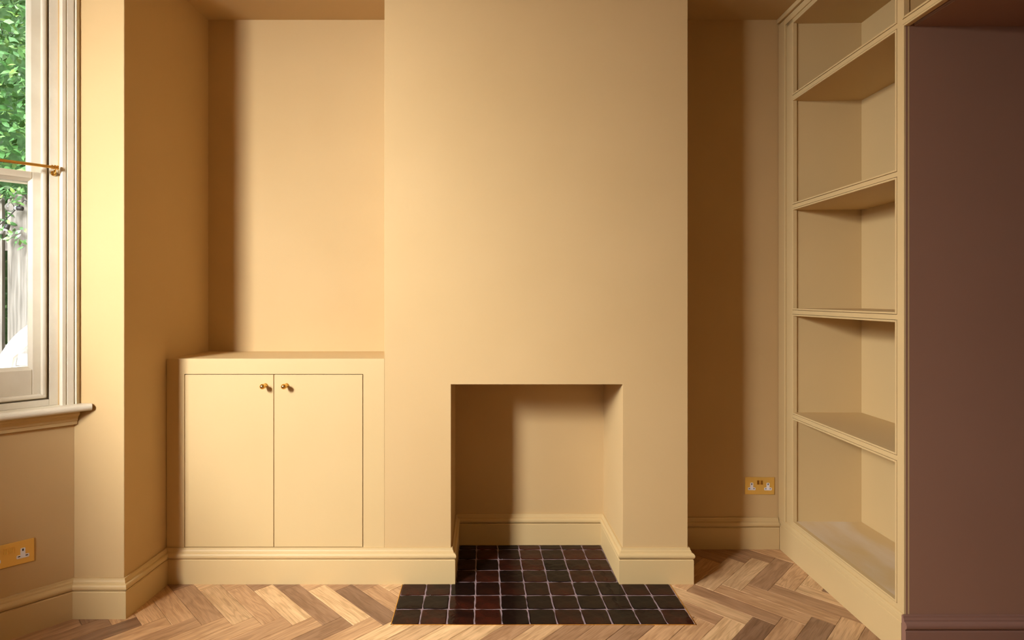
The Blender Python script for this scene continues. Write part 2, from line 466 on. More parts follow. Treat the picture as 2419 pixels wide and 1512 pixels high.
sweep('baseboard_left', path, 5, 7, M['wood'], 'cream torus skirting around the pier beside the window')
sweep('baseboard_cabinet', path, 7, 9, M['wood'], 'cream torus skirting under the cabinet doors')
sweep('baseboard_fireplace', path, 9, 12, M['wood'], 'cream torus skirting lining the inside of the fireplace')
sweep('baseboard_chimney', path, 12, 14, M['wood'], 'cream torus skirting on the chimney breast beside the bookcase')
sweep('baseboard_back', path, 14, 15, M['wood'], 'cream torus skirting under the alcove socket')
sweep('baseboard_passage', [(1.4405,YH),(2.75,YH)], 0, 1, M['brownwood'], 'dark aubergine torus skirting in the passage')
sweep('baseboard_rear', [(1.436,REAR),(-1.404,REAR)], 0, 1, M['wood'], 'cream torus skirting facing the chimney breast')

# ------------------------------------------------------------------ windows
def make_window(name, A, B, rz, label):
    L = math.hypot(A[0]-B[0], A[1]-B[1])
    root = empty(name, (A[0], A[1], 0), rz); struct(root, label, 'window')
    Z0, Z1 = 0.833, 2.545
    X = lambda t: -t
    def ring(m, t0, z0, z1, wd, q0, q1, wtop=None, wbot=None):
        """frame whose outer edge sits t0 from each end"""
        wtop = wd if wtop is None else wtop; wbot = wd if wbot is None else wbot
        m.box(X(t0), X(t0+wd), q0, q1, z0, z1)
        m.box(X(L-t0), X(L-t0-wd), q0, q1, z0, z1)
        if wtop: m.box(X(t0+wd), X(L-t0-wd), q0, q1, z1-wtop, z1)
        if wbot: m.box(X(t0+wd), X(L-t0-wd), q0, q1, z0, z0+wbot)
    # architrave: stepped moulding on the two sides and the head
    prof = [(-0.018,-0.012),(-0.0165,-0.016),(-0.0065,-0.027),(-0.0035,-0.029),(-0.0005,-0.027),(0.0020,-0.020),(0.0035,-0.024),
            (0.0055,-0.026),(0.0245,-0.026),(0.0265,-0.021),(0.0280,-0.021),(0.0300,-0.025),(0.0400,-0.026),(0.0450,-0.021),(0.0465,-0.014),(0.0465,0.03),(0.010,0.03),(0.010,0.0),(-0.012,-0.0115)]
    for side in (0, 1):
        m = MB()
        f = (lambda t: -t) if side == 0 else (lambda t: -(L-t))
        ztop = lambda t: Z1+0.0465-t
        rings = [[(f(t), q, Z0-0.001) for t, q in prof], [(f(t), q, ztop(t)) for t, q in prof]]
        m.loft(rings); m.build('architrave', M['white'], root)
    m = MB()
    rings = [[(-t, q, Z1+0.0465-t) for t, q in prof], [(-(L-t), q, Z1+0.0465-t) for t, q in prof]]
    m.loft(rings); m.build('architrave', M['white'], root)
    # box lining
    m = MB(); ring(m, 0.0465, Z0, Z1, 0.0300, 0.004, 0.03, 0.03, 0.024)
    m.box(X(0.05), X(0.0840), 0.030, 0.20, Z0, Z1); m.box(X(L-0.05), X(L-0.084), 0.030, 0.20, Z0, Z1)
    m.box(X(0.084), X(L-0.084), 0.030, 0.20, Z1-0.034, Z1)
    m.box(X(0.084), X(L-0.084), 0.030, 0.26, Z0, Z0+0.03)
    m.build('lining', M['white'], root, bevel=0.0015)
    # staff bead: rounded
    m = MB()
    for (xa, xb, za, zb) in ((X(0.0840), X(0.1005), Z0+0.040, Z1-0.037), (X(L-0.1005), X(L-0.084), Z0+0.040, Z1-0.037),
                             (X(L-0.084), X(0.084), Z1-0.052, Z1-0.036), (X(L-0.084), X(0.084), Z0+0.030, Z0+0.0465)):
        m.box(xa, xb, 0.001, 0.030, za, zb)
    m.build('staff_bead', M['white'], root, bevel=0.006, seg=3)
    # sashes
    MEET = 1.705
    def sash(nm, z0, z1, q0, wtop, wbot):
        m = MB(); q1 = q0+0.045
        ring(m, 0.086, z0, z1, 0.0385, q0, q1, wtop-0.010, wbot-0.010)
        s_ = m.build(nm, M['white'], root, bevel=0.0025)
        # glazing bead sloping to the glass
        m = MB(); a, b = 0.1245, 0.1355
        zt, zb = z1-wtop+0.010, z0+wbot-0.010
        def strip(c):
            n_ = len(m.v); m.v.extend(c); m.f.append((n_, n_+1, n_+2, n_+3))
        o_, i_ = [(X(a),zb),(X(L-a),zb),(X(L-a),zt),(X(a),zt)], [(X(b),zb+0.011),(X(L-b),zb+0.011),(X(L-b),zt-0.011),(X(b),zt-0.011)]
        for k in range(4):
            j = (k+1)%4
            strip([(o_[k][0],q0+0.002,o_[k][1]),(o_[j][0],q0+0.002,o_[j][1]),(i_[j][0],q0+0.012,i_[j][1]),(i_[k][0],q0+0.012,i_[k][1])])
            strip([(i_[k][0],q0+0.012,i_[k][1]),(i_[j][0],q0+0.012,i_[j][1]),(i_[j][0],q0+0.034,i_[j][1]),(i_[k][0],q0+0.034,i_[k][1])])
        m.build('glazing_bead', M['white'], s_)
        m = MB(); m.box(X(a+0.004), X(L-a-0.004), q0+0.021, q0+0.025, zb+0.004, zt-0.004)
        m.build('pane', M['pane'], s_)
        return s_
    sash('lower_sash', 0.874, 1.722, 0.032, 0.036, 0.108)
    sash('upper_sash', MEET-0.019, Z1-0.03, 0.082, 0.055, 0.036)
    # window board with rounded nose, ends returned past the corners
    m = MB()
    nose = []
    for k in range(9):
        a = math.pi/2 + math.pi*k/8
        nose.append((-0.055+0.0135*math.cos(a), 0.8195+0.0135*math.sin(a)))
    pr = [(0.03, 0.833)] + nose + [(0.03, 0.806)]
    e0 = 0.0
    m.loft([[(min(-y,0.050)*0.95, y, z) for y, z in pr], [(-L-min(-y,0.050)*0.95, y, z) for y, z in pr]])
    m.build('sill', M['white'], root)
    m = MB()
    ap = [(0.0,0.806),(-0.040,0.806),(-0.040,0.797),(-0.036,0.792),(-0.026,0.786),(-0.019,0.776),(-0.018,0.768),(-0.014,0.764),(-0.013,0.752),(0.0,0.750)]
    m.loft([[(0.005+min(-y,0.03)*0.25, y, z) for y, z in ap], [(-L-0.005, y, z) for y, z in ap]])
    m.build('apron', M['wood'], root)
    # outside cill
    m = MB(); m.box(-L+0.05, -0.05, 0.20, 0.32, 0.78, 0.845); m.build('outer_cill', M['white'], root)
    if name == 'window_1': return root
    # sampling portal (gives off nothing itself) for the sky seen through this out-of-view window
    ld = bpy.data.lights.new(name+'_portal_offscreen', 'AREA'); ld.shape = 'RECTANGLE'
    ld.size = L-0.19; ld.size_y = Z1-Z0-0.1
    ld.cycles.is_portal = True
    lo = bpy.data.objects.new(name+'_portal_offscreen', ld); COL.objects.link(lo); lo.parent = root
    lo.location = (-L/2, 0.16, (Z0+Z1)/2); lo.rotation_euler = (-math.pi/2, 0, 0)
    return root
make_window('window_1', P0, P1, math.radians(45), 'cream painted sash window with the brass rod across it')
make_window('window_2', P1, P2, math.radians(90), 'wide middle sash window of the bay')
make_window('window_3', P2, P3, math.radians(135), 'sash window in the far cant of the bay')

# ------------------------------------------------------------------ herringbone oak floor
floor = MB().prism([(-2.4,1.6),(-2.4,0.4),(-1.9,-0.1),(-1.7,REAR),(2.75,REAR),(2.75,2.9),(-1.7,2.9)], -0.10, -0.016).build('floor', M['screed'])
struct(floor, 'herringbone parquet floor of oak blocks in mixed browns', 'floor')
BW, BL = 0.0811, 0.352
HX0, HX1, HY0 = -0.352, 0.806, 2.143
EPS = 0.0008
bayc = 0.03
CELLS = [  # convex floor regions as half planes (nx, ny, d): nx*x + ny*y <= d
    [(0,1,HY0-0.003),(-1,0,1.39),(1,0,1.455),(0,-1,-REAR)],
    [(0,1,YC-0.01),(0,-1,-HY0+0.003),(-1,0,1.39),(1,0,HX0-0.003)],
    [(0,1,YC-0.01),(0,-1,-HY0+0.003),(-1,0,-HX1-0.003),(1,0,1.46)],
    [(0,1,YB-0.01),(0,-1,-(YC-0.01)),(-1,0,-(CX1+0.01)),(1,0,1.465)],
    [(1,0,-1.39),(-1,0,2.27),(0,1,2.188),(0,-1,0.02),(-0.7071,0.7071,2.6856-0.01),(-0.7071,-0.7071,1.294-0.01)],
    [(-1,0,-1.455),(1,0,2.75),(0,1,1.935),(0,-1,-0.89)],
]
def block_mesh(kind, n, g):
    """one parquet block, bevelled, cut to the floor outline; returns bmesh-ready data or None"""
    x0 = n*BW + g*BL; y0 = n*BW - g*BL
    if kind == 0: lx0, lx1, ly0, ly1 = x0, x0+BL, y0, y0+BW
    else: lx0, lx1, ly0, ly1 = x0-BW, x0, y0, y0+BL
    # local (1,1) -> +X, (1,-1) -> -Y ; anchor: tip (BL, 0) of block 0 sits at AX, AY
    def W(x, y):
        dx, dy = x-BL, y
        return (AX + (dx+dy)*0.70711, AY + (dy-dx)*0.70711)
    c = W((lx0+lx1)/2, (ly0+ly1)/2)
    return (lx0, lx1, ly0, ly1, W, c)
AX, AY = -0.726, 2.140
def make_block(b, kind):
    lx0, lx1, ly0, ly1, W, c = b
    bm = bmesh.new()
    uvl = bm.loops.layers.uv.new('UVMap')
    i = 0.0005; e = 0.0016
    base = bmesh.new()
    def ringv(ins, z):
        return [base.verts.new((*W(x, y), z)) for x, y in ((lx0+ins,ly0+ins),(lx1-ins,ly0+ins),(lx1-ins,ly1-ins),(lx0+ins,ly1-ins))]
    dz = random.uniform(-0.0003, 0.0002)
    r0, r1, r2 = ringv(i, -0.015), ringv(i, -0.0009+dz), ringv(i+e, dz)
    base.faces.new(r2); base.faces.new(r0[::-1])
    for ra, rb in ((r0, r1), (r1, r2)):
        for k in range(4):
            j = (k+1)%4; base.faces.new((ra[k], ra[j], rb[j], rb[k]))
    me0 = bpy.data.meshes.new('tmp'); base.to_mesh(me0); base.free()
    out_v, out_f = [], []
    for cell in CELLS:
        # quick reject
        pts = [W(x, y) for x, y in ((lx0,ly0),(lx1,ly0),(lx1,ly1),(lx0,ly1))]
        if any(all(nx*p[0]+ny*p[1] > d for p in pts) for nx, ny, d in cell): continue
        t = bmesh.new(); t.from_mesh(me0)
        for nx, ny, d in cell:
            if all(nx*p[0]+ny*p[1] <= d for p in pts): continue
            g = list(t.verts)+list(t.edges)+list(t.faces)
            r = bmesh.ops.bisect_plane(t, geom=g, plane_co=(nx*d, ny*d, 0) if abs(nx*nx+ny*ny-1)<1e-3 else (0,0,0), plane_no=(nx, ny, 0), clear_outer=True)
            ed = [x for x in r['geom_cut'] if isinstance(x, bmesh.types.BMEdge)]
            if ed:
                try: bmesh.ops.contextual_create(t, geom=ed)
                except Exception: pass
        if len(t.faces):
            o = len(out_v); t.verts.index_update()
            out_v += [tuple(v.co) for v in t.verts]
            out_f += [tuple(o+v.index for v in f.verts) for f in t.faces]
        t.free()
    bpy.data.meshes.remove(me0); bm.free()
    return out_v, out_f
blocks = []
for g in range(-4, 12):
    for n in range(-70, 70):
        for kind in (0, 1):
            b = block_mesh(kind, n, g)
            if -2.4 < b[5][0] < 2.9 and REAR-0.3 < b[5][1] < 3.0: blocks.append((b, kind))
built = []
for b, kind in blocks:
    v, f = make_block(b, kind)
    if f:
        xs = [p[0] for p in v]; ys = [p[1] for p in v]
        if (max(xs)-min(xs))*(max(ys)-min(ys)) < 1e-5: continue
        built.append((b, kind, v, f))
built.sort(key=lambda q: -q[0][5][1] + 0.35*max(0, abs(q[0][5][0])-1.5))
def finish_blocks(name, items, stuff=False):
    V, F, UV, R, TN = [], [], [], [], []
    for b, kind, v, f in items:
        lx0, lx1, ly0, ly1, W, c = b
        o = len(V); V += [(p[0]-c[0]*(not stuff), p[1]-c[1]*(not stuff), p[2]) for p in v]
        F += [tuple(o+i for i in q) for q in f]
        rnd = random.random()*100; R += [rnd]*len(f)
        tone = random.random()
        TN += [tone]*len(f)
        for q in f:
            for i in q:
                dx, dy = v[i][0]-c[0], v[i][1]-c[1]
                a = (dx-dy)*0.70711; bb = (dx+dy)*0.70711
                UV.append((a, bb) if kind == 0 else (bb, a))
    me = bpy.data.meshes.new(name); me.from_pydata(V, [], F)
    uv = me.uv_layers.new(name='UVMap')
    uv.data.foreach_set('uv', [x for p in UV for x in p])
    at = me.attributes.new('rnd', 'FLOAT', 'FACE'); at.data.foreach_set('value', R)
    at = me.attributes.new('tone', 'FLOAT', 'FACE'); at.data.foreach_set('value', TN)
    me.materials.append(M['oak'])
    o = bpy.data.objects.new(name, me); COL.objects.link(o); o.parent = floor
    if not stuff: o.location = (items[0][0][5][0], items[0][0][5][1], 0)
    else: o['kind'] = 'stuff'
    return o
for it in built[:290]: finish_blocks('oak_block', [it])
finish_blocks('oak_block_field', built[290:], True)

# ------------------------------------------------------------------ hearth
hearth = empty('hearth', (0.227, 2.4, 0)); tag(hearth, 'dark glazed square-tiled hearth running into the fireplace opening', 'hearth')
HO = Vector((0.227, 2.4, 0))
m = MB(); m.box(HX0-HO.x, HX1-HO.x, HY0-HO.y, YC-0.0195-HO.y, -0.0155, -0.0012)
m.box(FX0+0.0205-HO.x, FX1-0.0205-HO.x, YC-0.0195-HO.y, YF-0.021-HO.y, -0.0155, -0.0012)
m.build('grout_bed', M['grout'], hearth)
for x0, x1, y0, y1 in ((HX0-0.0028, HX0, HY0-0.0028, YC-0.021), (HX1, HX1+0.0028, HY0-0.0028, YC-0.021), (HX0-0.0028, HX1+0.0028, HY0-0.0028, HY0)):
    m = MB(); m.box(x0-HO.x, x1-HO.x, y0-HO.y, y1-HO.y, -0.015, 0.0015)
    m.build('brass_trim', M['brass'], hearth)
cols = [HX0+0.0]
while cols[-1] < HX1-0.03: cols.append(cols[-1]+0.1053)
cols[-1] = HX1
rows = [HY0, 2.249, 2.354, 2.4435, 2.464, 2.571, 2.678, 2.781, YF-0.021]
rng = random.Random(11)
def tile(x0, x1, y0, y1):
    g = 0.0022
    pts = []
    cx, cy = (x0+x1)/2, (y0+y1)/2
    w_, h_ = (x1-x0)/2-g, (y1-y0)/2-g
    j = lambda: rng.uniform(-0.0018, 0.0014)
    nn = 4
    for k in range(nn): pts.append((-w_+2*w_*(k+0.12)/nn, -h_+j()))
    for k in range(nn): pts.append((w_+j(), -h_+2*h_*(k+0.12)/nn))
    for k in range(nn): pts.append((w_-2*w_*(k+0.12)/nn, h_+j()))
    for k in range(nn): pts.append((-w_+j(), h_-2*h_*(k+0.12)/nn))
    tx, ty, tz = rng.uniform(-.008,.008), rng.uniform(-.008,.008), rng.uniform(0,0.0006)
    m = MB()
    sh = lambda p, s_: (p[0]*(1-s_/max(w_,0.01)), p[1]*(1-s_/max(h_,0.01)))
    m.loft([[(p[0],p[1],-0.012) for p in pts],[(p[0],p[1],-0.0010+tz) for p in pts],
            [(*sh(p,0.0012),0.0002+tz) for p in pts],[(*sh(p,0.004),0.0008+tz+p[0]*tx+p[1]*ty) for p in pts]])
    o = m.build('tile', M['tile'], hearth)
    for p in o.data.polygons: p.use_smooth = len(p.vertices) == 4
    o.location = (cx-HO.x, cy-HO.y, 0)
for r in range(len(rows)-1):
    y0, y1 = rows[r], rows[r+1]
    if r == 3: continue
    infire = r >= 4
    if r == 2: y1 = rows[4] if False else y1
    for c in range(len(cols)-1):
        x0, x1 = cols[c], cols[c+1]
        if infire:
            x0, x1 = max(x0, FX0+0.021), min(x1, FX1-0.021)
            if x1-x0 < 0.012: continue
            tile(x0, x1, y0, y1)
        else:
            if r == 2:      # this course runs on to the next joint inside the opening
                fx0, fx1 = max(x0, FX0+0.021), min(x1, FX1-0.021)
                tile(x0, x1, y0, rows[4] if fx1-fx0 > 0.004 else y1+0.012)
            else: tile(x0, x1, y0, y1)

# ------------------------------------------------------------------ alcove cabinet
CB = Vector((-0.917, YC, 0))
cab = empty('alcove_cabinet', CB); tag(cab, 'cream built-in alcove cabinet with two flat doors and round brass knobs', 'cabinet')
XL, XR, DT, DB = -1.3885, CX0-0.0002, 0.9075, 0.1545
DX0, DXM, DX1 = -1.3075, -0.9185, -0.5305
def cbx(m, x0, x1, y0, y1, z0, z1): m.box(x0-CB.x, x1-CB.x, y0-CB.y, y1-CB.y, z0, z1)
m = MB()
pl = lambda i,j,k: not (i == 1 and k == 1)
cells([XL-CB.x, DX0-0.0025-CB.x, DX1+0.0025-CB.x, XR-CB.x], [0.0, 0.022], [0.0, DB-0.0025, DT+0.0025, 0.9775], pl, 'face_frame', M['wood'], cab, 0.0015)
m = MB(); m.prism([(XL-CB.x,0.022),(XR-CB.x,0.022),(XR-CB.x,YB-0.001-CB.y),(-1.3705-CB.x,YB-0.001-CB.y)], 0.952, 0.9775)
m.build('top', M['wood'], cab, bevel=0.001)
m = MB(); cbx(m, -1.36, XR-0.03, YC+0.05, YC+0.06, 0.02, 0.95)
m.build('inner_panel', M['wood'], cab)
def door(x0, x1, kx):
    m = MB(); cbx(m, x0, x1, YC-0.0005, YC+0.0205, DB, DT)
    d = m.build('door', M['wood'], cab, bevel=0.0012)
    m = MB()
    pr = [(0.001,0.0098),(-0.003,0.0098),(-0.0045,0.0085),(-0.007,0.0062),(-0.013,0.0055),(-0.018,0.0056),(-0.0205,0.0075),(-0.022,0.0078)]
    for k in range(9):
        a = -math.pi/2*0.75 + (math.pi*0.5+math.pi/2*0.75)*k/9
        pr.append((-0.0345-0.0122*math.sin(a), 0.0122*math.cos(a)))
    pr.append((-0.0467, 0.0002))
    m.revolve(pr, (kx-CB.x, -0.0005, 0.861), 'y', 24)
    m.build('knob', M['brass'], d, smooth=True)
door(DX0, DXM-0.0013, -0.9545)
door(DXM+0.0013, DX1, -0.8625)

# ------------------------------------------------------------------ bookcase
BK = empty('built_in_bookcase', (1.4745, YB, 0), math.radians(-1.6))
tag(BK, 'tall cream built-in bookcase with five open shelves and beaded face frame', 'bookcase')
T = lambda t: -t
T0, TP0, TP1, TE = 0.128, 0.818, 0.862, 1.80
ZO = [(0.180,0.664),(0.699,1.158),(1.194,1.661),(1.696,2.181),(2.216,2.549)]
DEP = 0.322
bd, gr = 0.0075, 0.0016                      # bead width, quirk
def bbx(m, x0, x1, t0, t1, z0, z1): return m.box(x0, x1, T(t0), T(t1), z0, z1)
# stiles and rails of the face frame (beads sit in the openings)
m = MB(); bbx(m, 0, 0.022, 0.066, T0-bd-gr, 0.0, 2.600)
m.build('stile', M['wood'], BK)
m = MB(); bbx(m, -0.009, 0.022, 0.002, 0.064, 0.150, 2.600)
m.build('scribe_moulding', M['wood'], BK, bevel=0.003)
m = MB(); bbx(m, 0, 0.022, TP0+bd+gr, TP1-bd-gr, 0.0, 2.600)
m.build('post', M['wood'], BK)
for k, (a, b) in enumerate(zip(ZO[:-1], ZO[1:])):
    m = MB(); bbx(m, 0, 0.022, T0-bd-gr, TP0+bd+gr, a[1]+bd+gr, b[0]-bd-gr)
    m.build('rail', M['wood'], BK)
m = MB(); bbx(m, 0, 0.022, T0-bd-gr, TP0+bd+gr, 0.14, ZO[0][0]-bd-gr); m.build('rail', M['wood'], BK)
m = MB(); bbx(m, 0, 0.022, TP1-bd-gr, TE+bd+gr, 2.181+bd+gr, 2.216-bd-gr); m.build('rail', M['wood'], BK)
def bead(t0, t1, z0, z1, zbot=True):
    m = MB()
    bbx(m, -0.0025, 0.018, t0-bd, t0, z0-bd, z1+bd); bbx(m, -0.0025, 0.018, t1, t1+bd, z0-bd, z1+bd)
    bbx(m, -0.0025, 0.018, t0, t1, z1, z1+bd)
    if zbot: bbx(m, -0.0025, 0.018, t0, t1, z0-bd, z0)
    m.build('bead', M['wood'], BK, bevel=0.0018)
for z0, z1 in ZO: bead(T0, TP0, z0, z1)
bead(TP1, TE, 2.216, 2.549)
bead(TP1, TE, 0.152+bd, 2.181, False)
# cornice: stepped
m = MB(); bbx(m, 0, 0.022, 0.066, TE+0.09, 2.549+bd+gr, 2.603); bbx(m, -0.006, 0.022, 0.002, TE+0.09, 2.572, 2.603)
bbx(m, -0.017, 0.022, 0.002, TE+0.09, 2.605, CEIL-0.001)
m.build('cornice', M['wood'], BK, bevel=0.0015)
# plinth skirting
pp = [(0.0,0.0),(-0.010,0.0),(-0.010,0.122),(-0.008,0.124),(-0.0085,0.1265),(-0.0085,0.139),(-0.0065,0.1415),(-0.0068,0.144),(-0.005,0.152),(0.0,0.154)]
m = MB(); m.loft([[(x, T(0.002), z) for x, z in pp], [(x*1.0, T(TP1-0.0015), z) for x, z in pp]])
m.build('plinth', M['wood'], BK)
# carcass
m = MB(); bbx(m, 0.018, DEP+0.018, 0.098, T0-0.006, 0.15, 2.58); m.build('side_panel', M['wood'], BK)
m = MB(); bbx(m, 0.018, DEP+0.018, TP0+0.006, TP0+0.022, 0.15, 2.58); m.build('side_panel', M['wood'], BK)
m = MB(); bbx(m, 0.022, DEP+0.018, TP1-0.014, TP1-0.002, 2.19, 2.58); m.build('side_panel', M['wood'], BK)
m = MB(); bbx(m, DEP, DEP+0.018, T0-0.006, TP0+0.006, 0.15, 2.58); m.build('back_panel', M['wood'], BK)
m = MB(); bbx(m, DEP, DEP+0.018, TP1-0.002, TE+0.02, 2.19, 2.58); m.build('back_panel', M['wood'], BK)
tb = [(0.158,0.180)] + [(a[1],b[0]) for a, b in zip(ZO[:-1], ZO[1:])]
for k, (z0, z1) in enumerate(tb):
    m = MB(); bbx(m, 0.0165, DEP, T0-0.006, TP0+0.006, z0, z1)
    m.build('shelf', M['scuffed'] if k == 0 else M['wood'], BK)
m = MB(); bbx(m, 0.0165, DEP, T0-0.006, TP0+0.006, 2.549, 2.575); m.build('top_panel', M['wood'], BK)
m = MB(); bbx(m, 0.0165, DEP, TP1-0.002, TE+0.02, 2.549, 2.575); m.build('top_panel', M['wood'], BK)
m = MB(); bbx(m, 0.0165, DEP, TP1-0.002, TE+0.02, SOF+0.0405, 2.216+0.0075); m.build('shelf', M['wood'], BK)
m = MB(); bbx(m, 0, 0.06, TE+bd+gr, TE+0.09, 0.0, 2.604); m.build('post', M['wood'], BK)

# ------------------------------------------------------------------ sockets
def socket(name, loc, rz, label, tilt=0.0):
    """UK double switched socket, local x to the right, -y into the room"""
    r = empty(name, loc, rz); r.rotation_euler = (0, tilt, rz); tag(r, label, 'socket', 'brass double sockets')
    m = MB(); m.box(-0.0735, 0.0735, -0.0045, -0.001, -0.043, 0.043)
    m.build('plate', M['satin_brass'], r, bevel=0.0018, seg=3)
    m = MB(); m.box(-0.066, 0.066, -0.001, 0.0, -0.037, 0.037); m.build('back_box', M['black'], r)
    for s in (-1, 1):
        cx = s*0.0085
        m = MB()
        for a in ((-0.0062,-0.0050,0.0065,0.0275),(0.0050,0.0062,0.0065,0.0275),(-0.005,0.005,0.0262,0.0275),(-0.005,0.005,0.0065,0.0078)):
            m.box(cx+a[0], cx+a[1], -0.0062, -0.0044, a[2], a[3])
        sw = m.build('switch_surround', M['brass'], r)
        m = MB(); x0, x1 = cx-0.005, cx+0.005
        m.loft([[(x0,-0.0044,0.0078),(x0,-0.0085,0.0078),(x0,-0.0050,0.0262),(x0,-0.0044,0.0262)],[(x1,-0.0044,0.0078),(x1,-0.0085,0.0078),(x1,-0.0050,0.0262),(x1,-0.0044,0.0262)]])
        m.build('rocker', M['brass'], sw)
        ox = s*0.0405
        pts = []
        def arc(cx_, cz_, rr, a0, a1, n=4):
            for k in range(n+1):
                a = math.radians(a0+(a1-a0)*k/n); pts.append((cx_+rr*math.cos(a), cz_+rr*math.sin(a)))
        zb, zm, zt = -0.0215, -0.0085, 0.0155
        arc(0.0155, zb+0.003, 0.003, -90, 0); arc(0.0150, zm-0.0035, 0.0035, 0, 90)
        pts.append((0.0072, zm)); arc(0.0037, zt-0.0035, 0.0035, 0, 90); arc(-0.0037, zt-0.0035, 0.0035, 90, 180)
        pts.append((-0.0072, zm)); arc(-0.0150, zm-0.0035, 0.0035, 90, 180); arc(-0.0155, zb+0.003, 0.003, 180, 270)
        m = MB(); m.loft([[(ox+x, -0.0044, z) for x, z in pts], [(ox+x, -0.0056, z) for x, z in pts]])
        oc = m.build('outlet', M['plastic'], r)
        for hx, hz, hw, hh in ((0, 0.0085, 0.0022, 0.0042), (-0.0110, -0.0140, 0.0034, 0.0017), (0.0110, -0.0140, 0.0034, 0.0017)):
            m = MB(); m.box(ox+hx-hw, ox+hx+hw, -0.0059, -0.0055, hz-hh, hz+hh); m.build('pin_hole', M['black'], oc)
    return r
socket('double_socket', (1.3720, YB, 0.309), 0, 'brass double socket in the dim alcove beside the bookcase', math.radians(0.6))
t_ = 0.196
socket('double_socket', (-1.6-0.70711*t_, 2.198-0.70711*t_, 0.303), math.radians(45), 'bright brass double socket below the window sill')

# ------------------------------------------------------------------ brass rod across the window
rod = empty('curtain_rod', (-1.6-0.70711*0.064, 2.198-0.70711*0.064, 1.738), math.radians(45))
tag(rod, 'slim brass cafe curtain rod across the sash window', 'curtain rod')
LW = math.hypot(P0[0]-P1[0], P0[1]-P1[1])
LR = LW-0.128
m = MB(); m.revolve([(-LR-0.004,0.0058),(0.004,0.0058)], (0,-0.030,0), 'x', 14); m.build('rod', M['brass'], rod, smooth=False)
for x, sg in ((0.0, 1), (-LR, -1)):
    m = MB(); m.revolve([(-0.011,0.007),(-0.010,0.0085),(-0.006,0.0085),(-0.005,0.006),(-0.003,0.006),(-0.002,0.0092),(0.003,0.0092),(0.004,0.0065),(0.0055,0.0065),(0.007,0.0092),(0.011,0.0092),(0.0125,0.006)],
                        (x,-0.030,0), 'x', 16); m.build('finial', M['brass'], rod)
    m = MB(); m.tube([(x,-0.030,0.0),(x,-0.030,-0.012),(x,-0.022,-0.018),(x,0.003,-0.018)], 0.0042, 10)
    br = m.build('bracket', M['brass'], rod, smooth=True)
    m = MB(); m.revolve([(0.0035,0.0095),(0.0005,0.0095),(-0.001,0.008)], (x,0,-0.018), 'y', 16); m.build('rose', M['brass'], br)

# ------------------------------------------------------------------ garden outside
gm = MB(); gm.box(-16, -1.75, -9, 12, -0.30, -0.12)
struct(gm.build('ground', M['paving']), 'pale paved garden ground outside the window', 'ground')
FY = 3.40
fence = empty('garden_fence', (-3.4, FY, -0.12)); tag(fence, 'weathered grey picket fence with pointed palings outside the window', 'fence')
PW, PITCH = 0.118, 0.148
px0 = -2.808
for k in range(-6, 16):
    x = px0 - k*PITCH - PW/2 + (0.004*math.sin(k*5.1))
    hgt = 2.01 + 0.02*math.sin(k*2.7)
    m = MB()
    pts = [(x,0.0),(x+PW,0.0),(x+PW,hgt-0.06),(x+PW*0.74,hgt-0.012),(x+PW*0.5,hgt),(x+PW*0.26,hgt-0.012),(x,hgt-0.06)]
    m.loft([[(p[0]+3.4, -0.011, p[1]) for p in pts], [(p[0]+3.4, 0.011, p[1]) for p in pts]])
    m.build('paling', M['fence'], fence)
for z in (0.35, 1.0, 1.65):
    m = MB(); m.box(-5.1+3.4, -1.85+3.4, 0.011, 0.05, z, z+0.08); m.build('rail', M['fence'], fence)
for x in (-2.66, -4.5):
    m = MB(); m.box(x+3.4, x+3.48, 0.052, 0.13, 0, 2.0); m.build('post', M['fence'], fence)

shrub = empty('climbing_shrub', (-3.2, 3.75, -0.12)); tag(shrub, 'leafy green climbing shrub spilling over the top of the picket fence', 'shrub')
SO = Vector((-3.2, 3.75, -0.12))
rl = random.Random(3)
def leaf_verts(p, d, nrm, ln, wd):
    d = d.normalized(); s_ = d.cross(nrm).normalized(); n2 = s_.cross(d)
    pts = [p, p+d*ln*0.3+s_*wd*0.42-n2*0.004, p+d*ln*0.62+s_*wd*0.45-n2*0.004, p+d*ln-n2*ln*0.12, p+d*ln*0.62-s_*wd*0.45-n2*0.004, p+d*ln*0.3-s_*wd*0.42-n2*0.004, p+d*ln*0.45+n2*0.003]
    return pts, [(0,1,6),(1,2,6),(2,3,6),(3,4,6),(4,5,6),(5,0,6)]
def rand_leaf():
    # surface of a lumpy hedge mass above and over the fence
    x = rl.uniform(-5.0, -1.95); z = rl.uniform(1.55, 4.3)
    lump = noise.noise(Vector((x*2.3, z*2.3, 1.7)))*0.16 + noise.noise(Vector((x*6, z*6, 4.2)))*0.06
    y = 3.30 + lump + abs(rl.gauss(0, 0.09)) + 0.05*max(0, z-2.3)**2
    if z < 1.97: y = min(y, 3.39) - 0.03*rl.random() if rl.random() < 0.25*(z-1.5)/0.45 else y+0.3
    d = Vector((rl.gauss(0,0.8), -0.55+rl.gauss(0,0.5), 0.1+rl.gauss(0,0.75)))
    nrm = Vector((rl.gauss(0,0.45), -0.7+rl.gauss(0,0.4), 0.9+rl.gauss(0,0.3)))
    ln = rl.uniform(0.045, 0.080)
    return Vector((x,y,z)), d, nrm, ln, ln*rl.uniform(0.42,0.58)
leaves = [rand_leaf() for _ in range(15000)]
